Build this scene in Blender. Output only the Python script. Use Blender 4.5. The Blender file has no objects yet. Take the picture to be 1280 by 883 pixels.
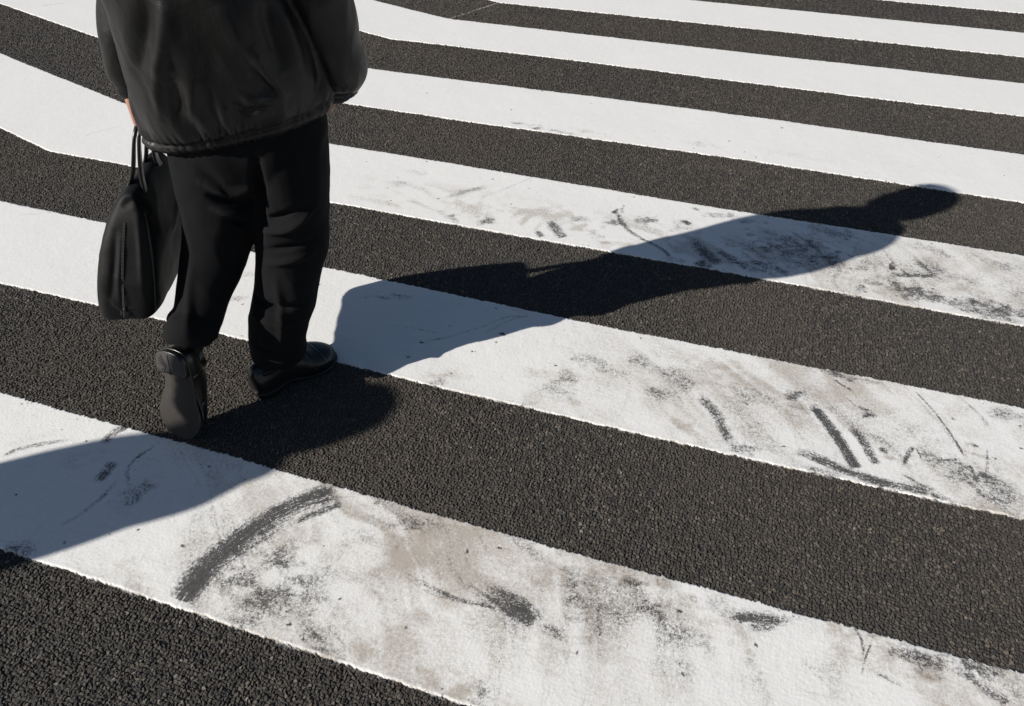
import bpy, bmesh, math, random
import numpy as np
from mathutils import Vector, noise
from mathutils.bvhtree import BVHTree

# ------------------------------------------------------------------ camera, sky, sun, exposure
sc = bpy.context.scene
PI = math.pi
CAM = dict(yaw=-0.31252134712, pitch=0.7420289167, h=1.65906, y0=-0.605932, f=925.0)
def cam_axes():
    y, p = CAM['yaw'], CAM['pitch']
    fw = Vector((math.sin(y)*math.cos(p), math.cos(y)*math.cos(p), -math.sin(p)))
    rt = Vector((math.cos(y), -math.sin(y), 0)); up = rt.cross(fw)
    return fw, rt, up
FW, RT, UP = cam_axes()
CPOS = Vector((0, CAM['y0'], CAM['h']))
cd = bpy.data.cameras.new('camera'); cam = bpy.data.objects.new('camera', cd); sc.collection.objects.link(cam)
cam.location = CPOS
cam.rotation_euler = FW.to_track_quat('-Z', 'Y').to_euler()
cd.sensor_width = 36; cd.lens = 36*CAM['f']/1280; cd.clip_end = 3000; cd.clip_start = 0.05
sc.camera = cam
sc.view_settings.view_transform = 'Standard'; sc.view_settings.look = 'None'
sc.view_settings.exposure = 0.1; sc.view_settings.gamma = 1
SUN_AZ = math.radians(40.3); SUN_EL = math.radians(31.4)     # heading the light travels towards, elevation
w = bpy.data.worlds.new('World'); sc.world = w; w.use_nodes = True
nt = w.node_tree; bg = nt.nodes['Background']
sky = nt.nodes.new('ShaderNodeTexSky'); sky.sky_type = 'NISHITA'; sky.sun_disc = False
sky.sun_elevation = SUN_EL
sx, sy = -math.cos(SUN_AZ), -math.sin(SUN_AZ)
sky.sun_rotation = math.atan2(sx, sy) % (2*PI)
sky.air_density = 1.0; sky.dust_density = 0.6; sky.ozone_density = 1.5
nt.links.new(sky.outputs[0], bg.inputs[0]); bg.inputs[1].default_value = 0.05
ld = bpy.data.lights.new('sun', 'SUN'); ld.energy = 5.0; ld.angle = math.radians(0.53); ld.color = (1.0, .95, .875)
lo = bpy.data.objects.new('sun', ld); sc.collection.objects.link(lo)
lo.rotation_euler = Vector((math.cos(SUN_AZ)*math.cos(SUN_EL), math.sin(SUN_AZ)*math.cos(SUN_EL), -math.sin(SUN_EL))).to_track_quat('-Z', 'Y').to_euler()
lo.location = (-6, -6, 8)

rng = np.random.default_rng(7); random.seed(7)

def ray(px, py):
    return (FW*CAM['f'] + RT*(px-640) - UP*(py-441.5)).normalized()
def at(px, py, z=0.0):
    d = ray(px, py); t = (z-CPOS.z)/d.z
    return CPOS + d*t
def atxy(px, py): p = at(px, py); return (p.x, p.y)

# ------------------------------------------------------------------ helpers
def link(o, parent=None):
    sc.collection.objects.link(o)
    if parent is not None: o.parent = parent
    return o
def tag(o, label=None, cat=None, group=None, kind=None):
    if label: o['label'] = label
    if cat: o['category'] = cat
    if group: o['group'] = group
    if kind: o['kind'] = kind
    return o
def mesh_np(name, V, F, mat, parent=None, smooth=True):
    me = bpy.data.meshes.new(name)
    V = np.asarray(V, np.float32); F = np.asarray(F, np.int32); k = F.shape[1]
    me.vertices.add(len(V)); me.vertices.foreach_set('co', V.ravel())
    me.loops.add(F.size); me.loops.foreach_set('vertex_index', F.ravel())
    me.polygons.add(len(F)); me.polygons.foreach_set('loop_start', np.arange(0, F.size, k, dtype=np.int32))
    me.polygons.foreach_set('loop_total', np.full(len(F), k, np.int32))
    me.update(calc_edges=True)
    me.polygons.foreach_set('use_smooth', np.full(len(F), smooth))
    if mat: me.materials.append(mat)
    o = bpy.data.objects.new(name, me); return link(o, parent)
def attr(o, name, arr):
    a = o.data.attributes.new(name, 'FLOAT', 'POINT'); a.data.foreach_set('value', np.asarray(arr, np.float32).ravel())

# lattice value noise, vectorised
_P = rng.permutation(65536).astype(np.int64); _R = rng.random(65536)
def hsh(i, j, s=0):
    return _R[_P[(_P[(i.astype(np.int64)*7919+s*131) & 65535] + j.astype(np.int64)*104729) & 65535]]
def vnoise(x, y, s=0):
    i = np.floor(x); j = np.floor(y); fx = x-i; fy = y-j
    fx = fx*fx*(3-2*fx); fy = fy*fy*(3-2*fy)
    a = hsh(i, j, s); b = hsh(i+1, j, s); c = hsh(i, j+1, s); d = hsh(i+1, j+1, s)
    return (a*(1-fx)+b*fx)*(1-fy)+(c*(1-fx)+d*fx)*fy
def fbm(x, y, s=0, o=4):
    r = 0; a = .5; t = 0
    for k in range(o):
        r = r+a*vnoise(x*2**k, y*2**k, s+k*17); t += a; a *= .55
    return r/t
def ss(a, b, x):
    t = np.clip((x-a)/(b-a), 0, 1); return t*t*(3-2*t)
def chips(X, Y, size, s=0, sub=False):
    """crushed-stone surface: height (m, top about 0), random per chip, gap mask"""
    x = X/size; y = Y/size
    x = x+.35*(vnoise(x*.7, y*.7, 91)-.5); y = y+.35*(vnoise(x*.7, y*.7, 93)-.5)
    i0 = np.floor(x); j0 = np.floor(y)
    d1 = np.full(x.shape, 9.); d2 = np.full(x.shape, 9.)
    ci = np.zeros(x.shape); cj = np.zeros(x.shape); vx = np.zeros(x.shape); vy = np.zeros(x.shape)
    for di in (-1, 0, 1):
        for dj in (-1, 0, 1):
            i = i0+di; j = j0+dj
            px = i+.12+.76*hsh(i, j, s+1); py = j+.12+.76*hsh(i, j, s+2)
            ax = x-px; ay = y-py
            th = hsh(i, j, s+3)*PI; st = .75+.6*hsh(i, j, s+4)
            u = ax*np.cos(th)+ay*np.sin(th); v = -ax*np.sin(th)+ay*np.cos(th)
            d = np.sqrt((u*st)**2+(v/st)**2)*(.85+.3*hsh(i, j, s+5))
            m = d < d1
            d2 = np.where(m, d1, np.minimum(d2, d))
            ci = np.where(m, i, ci); cj = np.where(m, j, cj); vx = np.where(m, ax, vx); vy = np.where(m, ay, vy)
            d1 = np.where(m, d, d1)
    e = d2-d1
    r = hsh(ci, cj, s+6); tx = hsh(ci, cj, s+7)-.5; ty = hsh(ci, cj, s+8)-.5
    dome = ss(0, .34, e)
    h = dome*(1.0+.12*ss(0.3, .8, e)) + dome*(tx*vx+ty*vy)*2.2
    lev = .45+.55*ss(.1, .75, r)
    return h*lev, hsh(ci, cj, s+9), 1-ss(0.02, .22, e)

# ------------------------------------------------------------------ materials
def mat(name, col=(.5, .5, .5), rough=.6, spec=.5, metal=0, bump=None, coat=0, sheen=0):
    m = bpy.data.materials.new(name); m.use_nodes = True
    b = m.node_tree.nodes['Principled BSDF']
    b.inputs['Base Color'].default_value = (*col, 1); b.inputs['Roughness'].default_value = rough
    b.inputs['Specular IOR Level'].default_value = spec; b.inputs['Metallic'].default_value = metal
    if coat: b.inputs['Coat Weight'].default_value = coat; b.inputs['Coat Roughness'].default_value = .15
    if sheen: b.inputs['Sheen Weight'].default_value = sheen; b.inputs['Sheen Roughness'].default_value = .4
    return m
class G:
    def __init__(s, m): s.t = m.node_tree; s.b = s.t.nodes['Principled BSDF']; s.co = s.t.nodes.new('ShaderNodeTexCoord')
    def n(s, k, **kw):
        x = s.t.nodes.new(k)
        for a, v in kw.items(): setattr(x, a, v)
        return x
    def l(s, a, b): s.t.links.new(a, b)
    def attr(s, name): return s.n('ShaderNodeAttribute', attribute_name=name).outputs['Fac']
    def noise(s, scale, detail=3, rough=.5, stretch=None, vec='Object'):
        x = s.n('ShaderNodeTexNoise'); x.inputs['Scale'].default_value = scale; x.inputs['Detail'].default_value = detail
        x.inputs['Roughness'].default_value = rough; v = s.co.outputs[vec]
        if stretch:
            mp = s.n('ShaderNodeMapping'); mp.inputs['Scale'].default_value = stretch[:3]
            if len(stretch) > 3: mp.inputs['Rotation'].default_value = (0, 0, stretch[3])
            s.l(v, mp.inputs[0]); v = mp.outputs[0]
        s.l(v, x.inputs['Vector']); return x.outputs['Fac']
    def math(s, op, a, b=None, c=None, clamp=False):
        x = s.n('ShaderNodeMath', operation=op); x.use_clamp = clamp
        for i, v in enumerate((a, b, c)):
            if v is None: continue
            if isinstance(v, (int, float)): x.inputs[i].default_value = v
            else: s.l(v, x.inputs[i])
        return x.outputs[0]
    def mr(s, v, a, b, c, d, smooth=True):
        x = s.n('ShaderNodeMapRange'); x.interpolation_type = 'SMOOTHSTEP' if smooth else 'LINEAR'
        for i, q in enumerate((v, a, b, c, d)):
            if isinstance(q, (int, float)): x.inputs[i].default_value = q
            else: s.l(q, x.inputs[i])
        return x.outputs[0]
    def mix(s, f, a, b, mode='MIX'):
        x = s.n('ShaderNodeMix', data_type='RGBA', blend_type=mode)
        for k, v in ((0, f), (6, a), (7, b)):
            if isinstance(v, (int, float)): x.inputs[k].default_value = v
            elif isinstance(v, tuple): x.inputs[k].default_value = (*v, 1)
            else: s.l(v, x.inputs[k])
        return x.outputs[2]
    def bump(s, h, strength, dist):
        x = s.n('ShaderNodeBump'); x.inputs['Strength'].default_value = strength; x.inputs['Distance'].default_value = dist
        s.l(h, x.inputs['Height']); s.l(x.outputs[0], s.b.inputs['Normal']); return x

def asphalt_mat(name, geo):
    m = mat(name, rough=.75, spec=.4); g = G(m)
    if geo: ch = g.attr('chip'); gap = g.attr('gap'); ln = g.attr('chalk')
    else:
        v = g.n('ShaderNodeTexVoronoi'); v.inputs['Scale'].default_value = 105; g.l(g.co.outputs['Object'], v.inputs['Vector'])
        sp = g.n('ShaderNodeSeparateColor'); g.l(v.outputs['Color'], sp.inputs[0]); ch = sp.outputs[0]
        gap = g.mr(v.outputs['Distance'], .5, .8, 0, 1); ln = 0.0
        g.bump(g.math('SUBTRACT', 1.0, v.outputs['Distance']), .9, .004)
    r = g.n('ShaderNodeValToRGB'); cr = r.color_ramp
    cr.elements[0].position = 0; cr.elements[0].color = (.024, .023, .022, 1)
    cr.elements[1].position = 1; cr.elements[1].color = (.27, .25, .235, 1)
    for p, c in ((.3, (.042, .038, .034)), (.55, (.076, .066, .054)), (.72, (.096, .077, .057)), (.86, (.124, .112, .098)), (.95, (.150, .115, .085))):
        e = cr.elements.new(p); e.color = (*c, 1)
    g.l(ch, r.inputs[0])
    big = g.noise(1.7, 4, .6)
    c = g.mix(g.mr(big, .38, .68, 0, .55), r.outputs[0], (.050, .047, .045))
    brown = g.noise(.9, 2, .5)
    c = g.mix(g.mr(brown, .42, .62, 0, .40), c, (.088, .070, .052))
    fine = g.noise(900, 3, .6)
    c = g.mix(g.mr(fine, .35, .7, 0, .35), c, (.10, .092, .085))
    c = g.mix(g.math('MULTIPLY', gap, .8), c, (.014, .0135, .013))
    if geo:
        c = g.mix(ln, c, (.42, .42, .42))
        g.bump(g.noise(420, 5, .75), .9, .0016)
    if not geo: c = g.mix(1.0, c, (.50, .49, .48), 'MULTIPLY')       # plain ground darkened evenly to match the tone of the modelled stone
    g.l(c, g.b.inputs['Base Color'])
    return m
M = {}
M['asphalt'] = asphalt_mat('asphalt', True)
M['asphalt_far'] = asphalt_mat('asphalt_plain', False)

def paint_mat():
    m = mat('road_paint', rough=.6, spec=.35); g = G(m)
    dark = g.attr('dark'); brown = g.attr('brown'); clean = g.attr('clean')
    grain = g.noise(260, 4, .8); grain2 = g.noise(105, 4, .75)
    streak = g.noise(60, 5, .7, (1, .12, 1, .9)); streak2 = g.noise(75, 4, .7, (.1, 1, 1, .35))
    wide = g.noise(2.2, 5, .6)
    base = g.mix(wide, (.775, .775, .765), (.850, .842, .822))
    # faint overall soiling
    s1 = g.math('MULTIPLY', g.mr(streak, .52, .75, 0, 1), g.mr(grain2, .4, .6, .3, 1))
    soil = g.attr('soil')
    f0 = g.math('MULTIPLY', g.math('MULTIPLY', s1, soil), .45, clamp=True)
    base = g.mix(f0, base, (.36, .345, .33))
    s2 = g.math('MULTIPLY', g.mr(streak2, .55, .75, 0, 1), g.math('MULTIPLY', soil, .4), clamp=True)
    base = g.mix(s2, base, (.42, .40, .38))
    # grain: rough paper-like breakup of every mark
    t = g.math('ADD', g.math('MULTIPLY', grain, .55), g.math('MULTIPLY', grain2, .45))
    tt = g.math('MULTIPLY', g.math('SUBTRACT', t, .5), 3.2)
    pit = g.noise(115, 4, .65); base = g.mix(g.mr(pit, .42, .30, 0, .30), base, (.56, .56, .55))
    base = g.mix(g.mr(t, .40, .30, 0, .30), base, (.52, .51, .49))
    vb = g.math('ADD', brown, g.math('MULTIPLY', tt, g.mr(brown, 0, .30, 0, .9, False)))
    base = g.mix(g.mr(vb, .02, 1.30, 0, .70), base, (.31, .250, .185))
    vd = g.math('ADD', dark, g.math('MULTIPLY', tt, g.mr(dark, 0, .5, 0, 1.35, False)))
    base = g.mix(g.mr(vd, .05, .95, 0, .95), base, g.mix(g.mr(grain2, .35, .65, 0, 1), (.022, .022, .023), (.065, .063, .062)))
    # tiny dark specks
    v = g.n('ShaderNodeTexVoronoi'); v.inputs['Scale'].default_value = 38; g.l(g.co.outputs['Object'], v.inputs['Vector'])
    sp = g.n('ShaderNodeSeparateColor'); g.l(v.outputs['Color'], sp.inputs[0])
    rad = g.mr(sp.outputs[0], .86, 1, 0, .13, False)
    sk = g.math('LESS_THAN', g.math('ADD', v.outputs['Distance'], g.math('MULTIPLY', grain, .05)), rad)
    sk = g.math('MULTIPLY', sk, g.math('MULTIPLY', g.math('ADD', soil, .15), .8), clamp=True)
    base = g.mix(sk, base, (.10, .09, .085))
    base = g.mix(clean, base, (.83, .83, .81))
    g.l(base, g.b.inputs['Base Color'])
    h = g.math('ADD', g.math('MULTIPLY', grain, .6), g.math('ADD', g.noise(260, 3, .6), g.math('MULTIPLY', pit, .8)))
    g.bump(h, .35, .0007)
    return m
M['paint'] = paint_mat()

def cloth_mat(name, col, rough, weave=900, spec=.4, sheen=0, b=.25, dist=.0006):
    m = mat(name, col, rough, spec, sheen=sheen); g = G(m)
    c = g.mix(g.noise(9, 4, .6), tuple(x*.8 for x in col), tuple(x*1.25 for x in col))
    g.l(c, g.b.inputs['Base Color'])
    h = g.math('ADD', g.noise(weave, 2, .5), g.math('MULTIPLY', g.noise(38, 4, .6), 1.2))
    g.bump(h, b, dist)
    return m
M['jacket'] = cloth_mat('jacket_nylon', (.0080, .0078, .0078), .42, 700, .42, b=.3, dist=.0012)
g = G(M['jacket']); bn = [n for n in g.t.nodes if n.type == 'BUMP'][0]
nz_ = g.noise(13, 3, .5, (1.3, 1.3, .6)); ad_ = g.math('ADD', g.math('ABSOLUTE', g.math('SUBTRACT', nz_, .5)), g.math('MULTIPLY', g.math('ABSOLUTE', g.math('SUBTRACT', g.noise(45, 3, .6), .5)), .35))
bp2 = g.n('ShaderNodeBump'); bp2.inputs['Strength'].default_value = .30; bp2.inputs['Distance'].default_value = .012; bp2.invert = True
g.l(ad_, bp2.inputs['Height']); g.l(bp2.outputs[0], bn.inputs['Normal'])
M['trousers'] = cloth_mat('trouser_wool', (.0095, .0096, .0105), .9, 900, .10, sheen=.02, b=.35, dist=.001)
M['leather'] = cloth_mat('shoe_leather', (.012, .011, .011), .28, 300, .6, b=.2, dist=.0004)
M['sole'] = cloth_mat('sole_rubber', (.030, .0255, .023), .7, 120, .35, b=.6, dist=.0016)
M['heel'] = cloth_mat('heel_rubber', (.044, .040, .040), .7, 250, .35, b=.3, dist=.0008)
M['bag'] = cloth_mat('bag_nylon', (.0058, .0058, .006), .6, 1100, .22, b=.4, dist=.0008)
M['piping'] = cloth_mat('piping', (.016, .016, .017), .35, 500, .55)
M['zip'] = mat('zip_metal', (.055, .055, .058), .5, .5, .8)
M['hair'] = cloth_mat('hair', (.012, .010, .009), .6, 400, .3, b=.6, dist=.002)
M['sock'] = cloth_mat('sock', (.022, .022, .024), .9, 600, .2)
M['eye'] = mat('eye', (.05, .03, .02), .2, .5)
sk = mat('skin', (.50, .27, .20), .5, .4); g = G(sk)
g.l(g.mix(g.noise(25, 3), (.52, .29, .21), (.42, .19, .15)), g.b.inputs['Base Color'])
sk.node_tree.nodes['Principled BSDF'].inputs['Subsurface Weight'].default_value = .08
sk.node_tree.nodes['Principled BSDF'].inputs['Subsurface Radius'].default_value = (.01, .004, .002)
M['skin'] = sk

# ------------------------------------------------------------------ the stripes: layout of their edges
SL = .302                                    # slope of the slanted part, left of the bend
def bend_x(v): return -3.07+(v-1.79)*.498
def shift(x, v):
    """y offset of a line at crossing distance v, left of the bend"""
    return np.maximum(0, bend_x(v)-x)*SL
# measured edge distances (x, y) along the straight part
EDGE = {
 0: [(-2, .002), (0, .002), (2, .0)],
 1: [(-2, .449), (-1.2, .449), (-.6, .443), (0, .445), (.4, .450), (1, .457), (2, .457)],
 2: [(-2.5, .899), (-1.6, .903), (-.8, .895), (-.3, .893), (.3, .898), (1, .911)],
 3: [(-3, 1.357), (-1.8, 1.361), (-.8, 1.350), (-.3, 1.345), (.3, 1.352), (1, 1.364)],
 4: [(-3, 1.786), (-1, 1.785), (0, 1.792), (1, 1.790)],
 5: [(-3, 2.262), (-1, 2.258), (0, 2.248), (1, 2.256)],
 6: [(-3, 2.695), (-1.3, 2.691), (0, 2.708), (1, 2.692)],
 7: [(-3, 3.155), (-1.6, 3.158), (-.6, 3.184), (.2, 3.184), (1.3, 3.164)],
 8: [(-3, 3.615), (-1, 3.634), (0, 3.615), (1.4, 3.616)],
 9: [(-3, 4.064), (0, 4.064), (1.5, 4.072)],
 10: [(-3, 4.47), (-1, 4.485), (1.5, 4.500)],
 11: [(-3, 4.93), (2, 4.94)], 12: [(-3, 5.33), (2, 5.345)],
}
def edge_y(k, x):
    if k in EDGE:
        p = EDGE[k]; b = np.interp(x, [q[0] for q in p], [q[1] for q in p])
    else: b = np.full_like(x, .45*k-.02 if k > 12 else .45*k)
    # wobble of a hand-guided line
    b = b+(vnoise(x*1.3, x*0+k*3.7, 5)-.5)*.006
    return b+shift(x, b)

# ------------------------------------------------------------------ stains on the stripes
def poly_dist(X, Y, pts):
    """distance to a polyline, parameter along it 0..1, signed side"""
    P = np.array(pts); L = np.r_[0, np.cumsum(np.hypot(*(P[1:]-P[:-1]).T))]; T = L[-1]
    D = np.full(X.shape, 1e9); U = np.zeros(X.shape); S = np.zeros(X.shape)
    for a, b, l0 in zip(P[:-1], P[1:], L):
        d = b-a; n2 = d@d+1e-12; t = np.clip(((X-a[0])*d[0]+(Y-a[1])*d[1])/n2, 0, 1)
        qx = X-a[0]-t*d[0]; qy = Y-a[1]-t*d[1]; q = np.hypot(qx, qy); m = q < D
        D = np.where(m, q, D); U = np.where(m, (l0+t*math.sqrt(n2))/T, U)
        S = np.where(m, np.sign(qx*d[1]-qy*d[0]), S)
    return D, U, S, T
def curve_pts(px, n=6):
    """Catmull-Rom through picture points laid down on the road"""
    P = [Vector(atxy(*p)) for p in px]
    if len(P) < 3: return [tuple(p) for p in P]
    Q = [P[0]*2-P[1]]+P+[P[-1]*2-P[-2]]; out = []
    for i in range(1, len(Q)-2):
        for k in range(n):
            t = k/n; a, b, c, d = Q[i-1:i+3]
            out.append(tuple(.5*((2*b)+(c-a)*t+(2*a-5*b+4*c-d)*t*t+(3*b-a-3*c+d)*t**3)))
    out.append(tuple(P[-1])); return out
STROKES = []   # (kind, pts, width, strength, tapers, edge)
def skid(px, wd, st, t0=.1, t1=.1, soft=.35, kind='dark'): STROKES.append(('s', curve_pts(px), wd, st, t0, t1, soft, kind))
def blot(px, a, b, ang, st, kind='brown'): STROKES.append(('b', atxy(*px), a, b, math.radians(ang), st, kind))
# nearest stripe
skid([(224,752),(262,706),(312,664),(368,632),(430,613)], .030, 1.25, .02, .12, .5)
skid([(232,742),(275,706),(330,668),(380,640)], .022, .6, .05, .2, .7)
skid([(367,657),(392,643),(430,630)], .012, .95, .2, .15, .3)
skid([(352,668),(400,628),(452,620)], .003, .5, .3, .3, .5)
skid([(118,606),(134,588),(146,575)], .016, .95, .3, .3, .6)
skid([(125,560),(142,542),(158,533)], .014, .9, .4, .1, .6)
skid([(160,640),(172,616),(186,606)], .020, .5, .4, .4, .8)
skid([(60,662),(90,650),(130,620),(155,590)], .006, .5, .3, .3, .8)
skid([(165,620),(160,585),(190,560),(210,545)], .005, .6, .3, .3, .8)
skid([(0,572),(30,560),(75,552),(110,548)], .008, .7, .1, .5, .6)
skid([(0,688),(25,690),(50,700)], .022, .7, .1, .5, .8)
skid([(0,560),(40,548),(90,537)], .012, .22, .2, .4, .9)
blot((95,575), .07, .03, 40, .22, 'dark'); blot((175,612), .045, .02, 60, .40, 'dark')
blot((352,700), .045, .03, 20, .55, 'dark'); blot((340,690), .07, .05, 60, .35)
blot((300,722), .035, .03, 30, .60, 'dark'); blot((382,668), .04, .03, 10, .35, 'brown')
blot((345,745), .10, .035, 60, .50, 'dark'); blot((395,735), .06, .06, 0, .25, 'dark')
blot((330,760), .12, .05, 10, .30); blot((170,735), .10, .02, -25, .45); blot((230,690), .05, .02, 60, .3)
blot((520,655), .04, .02, 20, .45, 'dark'); blot((510,690), .06, .035, 80, .55); blot((575,665), .06, .02, -10, .35)
blot((460,665), .06, .03, 40, .25, 'dark'); blot((440,700), .08, .05, 30, .2); blot((640,670), .05, .015, -20, .3, 'dark')
blot((690,705), .045, .028, 60, .62); blot((755,712), .025, .02, 20, .75); blot((785,725), .03, .02, 20, .6)
blot((715,735), .05, .02, 110, .40, 'dark'); blot((740,765), .10, .03, 115, .42); blot((800,745), .07, .02, 130, .40, 'dark')
blot((870,775), .09, .03, -10, .50); blot((900,760), .06, .02, 0, .30, 'dark'); blot((858,752), .02, .015, 0, .55)
blot((850,790), .12, .03, -5, .32, 'dark'); blot((830,728), .02, .015, 0, .4)
skid([(596,735),(625,748),(660,765),(672,783)], .020, .85, .4, .15, .7)
skid([(626,753),(650,770),(668,782)], .016, .75, .2, .2, .4)
skid([(500,712),(530,730),(575,750),(628,762)], .005, .7, .3, .2, .5)
skid([(505,720),(540,742),(600,757),(625,762)], .004, .5, .3, .2, .5)
skid([(672,783),(692,790),(712,803)], .012, .5, .1, .4, .6)
blot((620,800), .07, .022, 110, .42); blot((685,805), .06, .03, 120, .38)
blot((405,808), .04, .015, -20, .55, 'dark'); blot((450,812), .10, .012, -10, .35, 'brown')
blot((575,865), .05, .018, 40, .75); blot((540,858), .07, .012, -25, .6); blot((600,872), .03, .02, 60, .5, 'dark')
skid([(905,775),(935,772),(970,776),(1010,773)], .013, 1.2, .25, .55, .35)
skid([(925,782),(955,785),(980,779)], .010, .8, .4, .4, .6)
skid([(880,765),(930,768),(990,765)], .012, .35, .3, .3, .8)
blot((1048,800), .05, .02, 95, .55); blot((1078,805), .03, .045, 0, .5); blot((1110,812), .06, .03, 0, .42)
blot((1140,820), .05, .022, -15, .55, 'dark'); blot((1150,835), .12, .03, -20, .45); blot((1215,832), .05, .015, -15, .55, 'dark')
blot((1250,842), .04, .02, -15, .55); blot((1130,845), .09, .03, -30, .38)
skid([(1066,783),(1076,800),(1080,822)], .004, .8, .1, .2, .4)
skid([(1090,800),(1083,820),(1076,846)], .0025, .7, .3, .1, .4)
skid([(1190,830),(1215,850),(1240,868),(1262,883)], .010, .7, .3, .1, .6)
skid([(1090,840),(1115,852),(1135,862)], .006, .45, .3, .3, .7)
skid([(760,840),(850,835),(960,850)], .02, .1, .4, .4, .9)
# second stripe
blot((690,470), .06, .03, 20, .60); blot((700,485), .05, .035, 100, .45, 'dark'); blot((745,455), .07, .025, -20, .45, 'dark')
blot((665,500), .05, .025, 80, .45); blot((560,470), .06, .018, 20, .50); blot((550,478), .04, .012, 30, .5, 'dark')
blot((800,452), .03, .02, 0, .42, 'dark'); blot((715,505), .05, .02, 120, .4)
skid([(815,455),(850,475),(870,492)], .026, .55, .4, .2, .8)
skid([(870,492),(892,515),(915,555)], .015, .95, .2, .12, .55)
skid([(806,482),(822,492),(840,502)], .020, .70, .4, .4, .8)
blot((895,462), .06, .03, -30, .55); blot((860,445), .05, .02, -30, .4); blot((862,540), .04, .012, -30, .65)
blot((935,497), .035, .018, -40, .50, 'dark'); blot((993,494), .022, .018, -50, .85, 'dark'); blot((998,505), .03, .02, 0, .6)
blot((985,520), .04, .02, -40, .4); blot((925,560), .03, .018, -10, .6, 'dark')
skid([(1012,503),(1030,525),(1052,555),(1072,588)], .017, 1.3, .18, .05, .30)
skid([(1058,530),(1078,552),(1090,572),(1097,584)], .013, 1.0, .3, .1, .55)
skid([(980,560),(1010,569),(1050,586),(1090,600),(1140,612),(1180,621)], .015, 1.15, .25, .2, .45)
skid([(1000,583),(1035,592),(1060,598)], .012, .7, .3, .3, .6)
skid([(1040,473),(1053,482),(1068,491)], .005, .9, .2, .3, .5)
skid([(1055,495),(1070,508),(1082,516)], .003, .6, .3, .3, .5)
blot((1085,518), .018, .012, -40, 1.0, 'dark'); blot((1103,563), .014, .008, -10, .95, 'dark'); blot((1110,571), .012, .007, -10, .85, 'brown')
blot((1217,558), .022, .009, -15, 1.1, 'brown'); blot((1222,570), .016, .007, -10, 1.0); blot((1217,558), .018, .007, -15, .8, 'dark')
skid([(1140,486),(1165,512),(1186,540),(1206,572)], .0035, 1.0, .15, .05, .35)
skid([(1128,585),(1135,568),(1143,558)], .006, .9, .4, .15, .5)
skid([(1143,558),(1150,570),(1155,576),(1175,576),(1205,574)], .003, .75, .1, .2, .5)
skid([(1212,580),(1216,592),(1228,610)], .006, .75, .2, .3, .6)
skid([(1233,558),(1234,580),(1232,615)], .004, .6, .2, .3, .6)
skid([(1120,590),(1150,605),(1180,618)], .005, .7, .3, .3, .5)
skid([(1200,497),(1225,520),(1245,545)], .006, .55, .3, .3, .7)
blot((1037,466), .06, .008, -10, .7, 'dark'); blot((1070,473), .05, .010, -10, .45, 'dark')
blot((1200,590), .07, .03, -20, .50, 'dark'); blot((1245,610), .06, .04, -20, .40, 'dark'); blot((1210,540), .05, .03, 0, .35)
blot((1190,510), .06, .02, -30, .35); blot((1255,520), .06, .03, -10, .38, 'dark'); blot((1170,620), .05, .015, -20, .8, 'dark')
blot((1180,560), .12, .06, -20, .16, 'dark'); blot((1090,540), .1, .05, -20, .12, 'dark')
blot((460,372), .05, .012, 20, .5, 'dark'); blot((505,372), .04, .012, 0, .45, 'dark'); blot((628,419), .010, .006, 0, 1.3, 'dark')
skid([(495,430),(550,424),(600,410),(640,396),(690,400)], .004, .4, .3, .3, .7)
skid([(470,412),(500,408),(560,420)], .004, .35, .3, .3, .7)
skid([(600,420),(640,400),(672,392)], .003, .45, .3, .3, .7)
blot((95,375), .05, .02, 20, .12, 'dark'); blot((110,330), .03, .008, 60, .3, 'dark'); blot((310,345), .03, .02, 40, .35, 'dark'); blot((290,375), .03, .015, 30, .4, 'dark')
blot((118,345), .05, .03, 40, .15, 'dark'); blot((40,268), .03, .008, 20, .45)
# third stripe
skid([(548,251),(580,240),(618,232)], .014, .55, .3, .3, .75)
skid([(600,250),(660,225),(700,215)], .006, .3, .3, .3, .8)
blot((566,273), .022, .018, 0, .75, 'dark'); blot((605,277), .028, .022, 0, .75, 'dark')
skid([(686,274),(695,288),(704,298)], .022, .95, .3, .05, .5)
skid([(670,288),(678,297)], .014, .85, .3, .1, .5)
skid([(770,262),(777,278),(790,292),(820,308),(834,318),(838,326)], .010, .95, .2, .1, .4)
blot((765,280), .03, .022, 60, .65, 'dark'); blot((770,264), .008, .02, 0, 1.1, 'dark'); blot((778,262), .008, .018, 0, 1.1, 'dark')
blot((808,276), .03, .025, 30, .62, 'dark'); blot((725,275), .035, .02, 30, .45, 'dark'); blot((859,279), .014, .012, 0, 1.0, 'dark')
blot((850,285), .05, .03, 20, .38, 'dark'); blot((755,305), .02, .03, 0, .55); blot((745,295), .04, .02, -40, .35, 'dark')
blot((900,270), .04, .02, 20, .6, 'dark'); blot((935,277), .05, .02, 10, .45, 'dark'); blot((870,262), .02, .01, 0, .6, 'dark')
skid([(862,296),(880,315),(900,332)], .022, .8, .3, .1, .6); skid([(893,310),(925,330),(935,338)], .018, .7, .3, .1, .6)
skid([(870,325),(885,338)], .03, .9, .3, .2, .6)
skid([(785,220),(785,229)], .004, .9, .1, .3, .4); skid([(847,236),(847,244)], .006, .8, .1, .3, .5)
blot((990,315), .13, .07, 10, .62, 'dark'); blot((960,335), .08, .03, 0, .6, 'dark'); blot((1040,290), .08, .03, -10, .45, 'dark')
blot((1010,275), .06, .02, -10, .5, 'dark'); blot((955,290), .05, .03, 10, .45, 'dark'); blot((1075,335), .06, .02, 60, .45, 'dark')
skid([(1110,344),(1150,345),(1175,344)], .012, .75, .2, .2, .6); skid([(1140,325),(1165,338),(1180,335)], .018, .4, .3, .3, .8)
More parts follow.
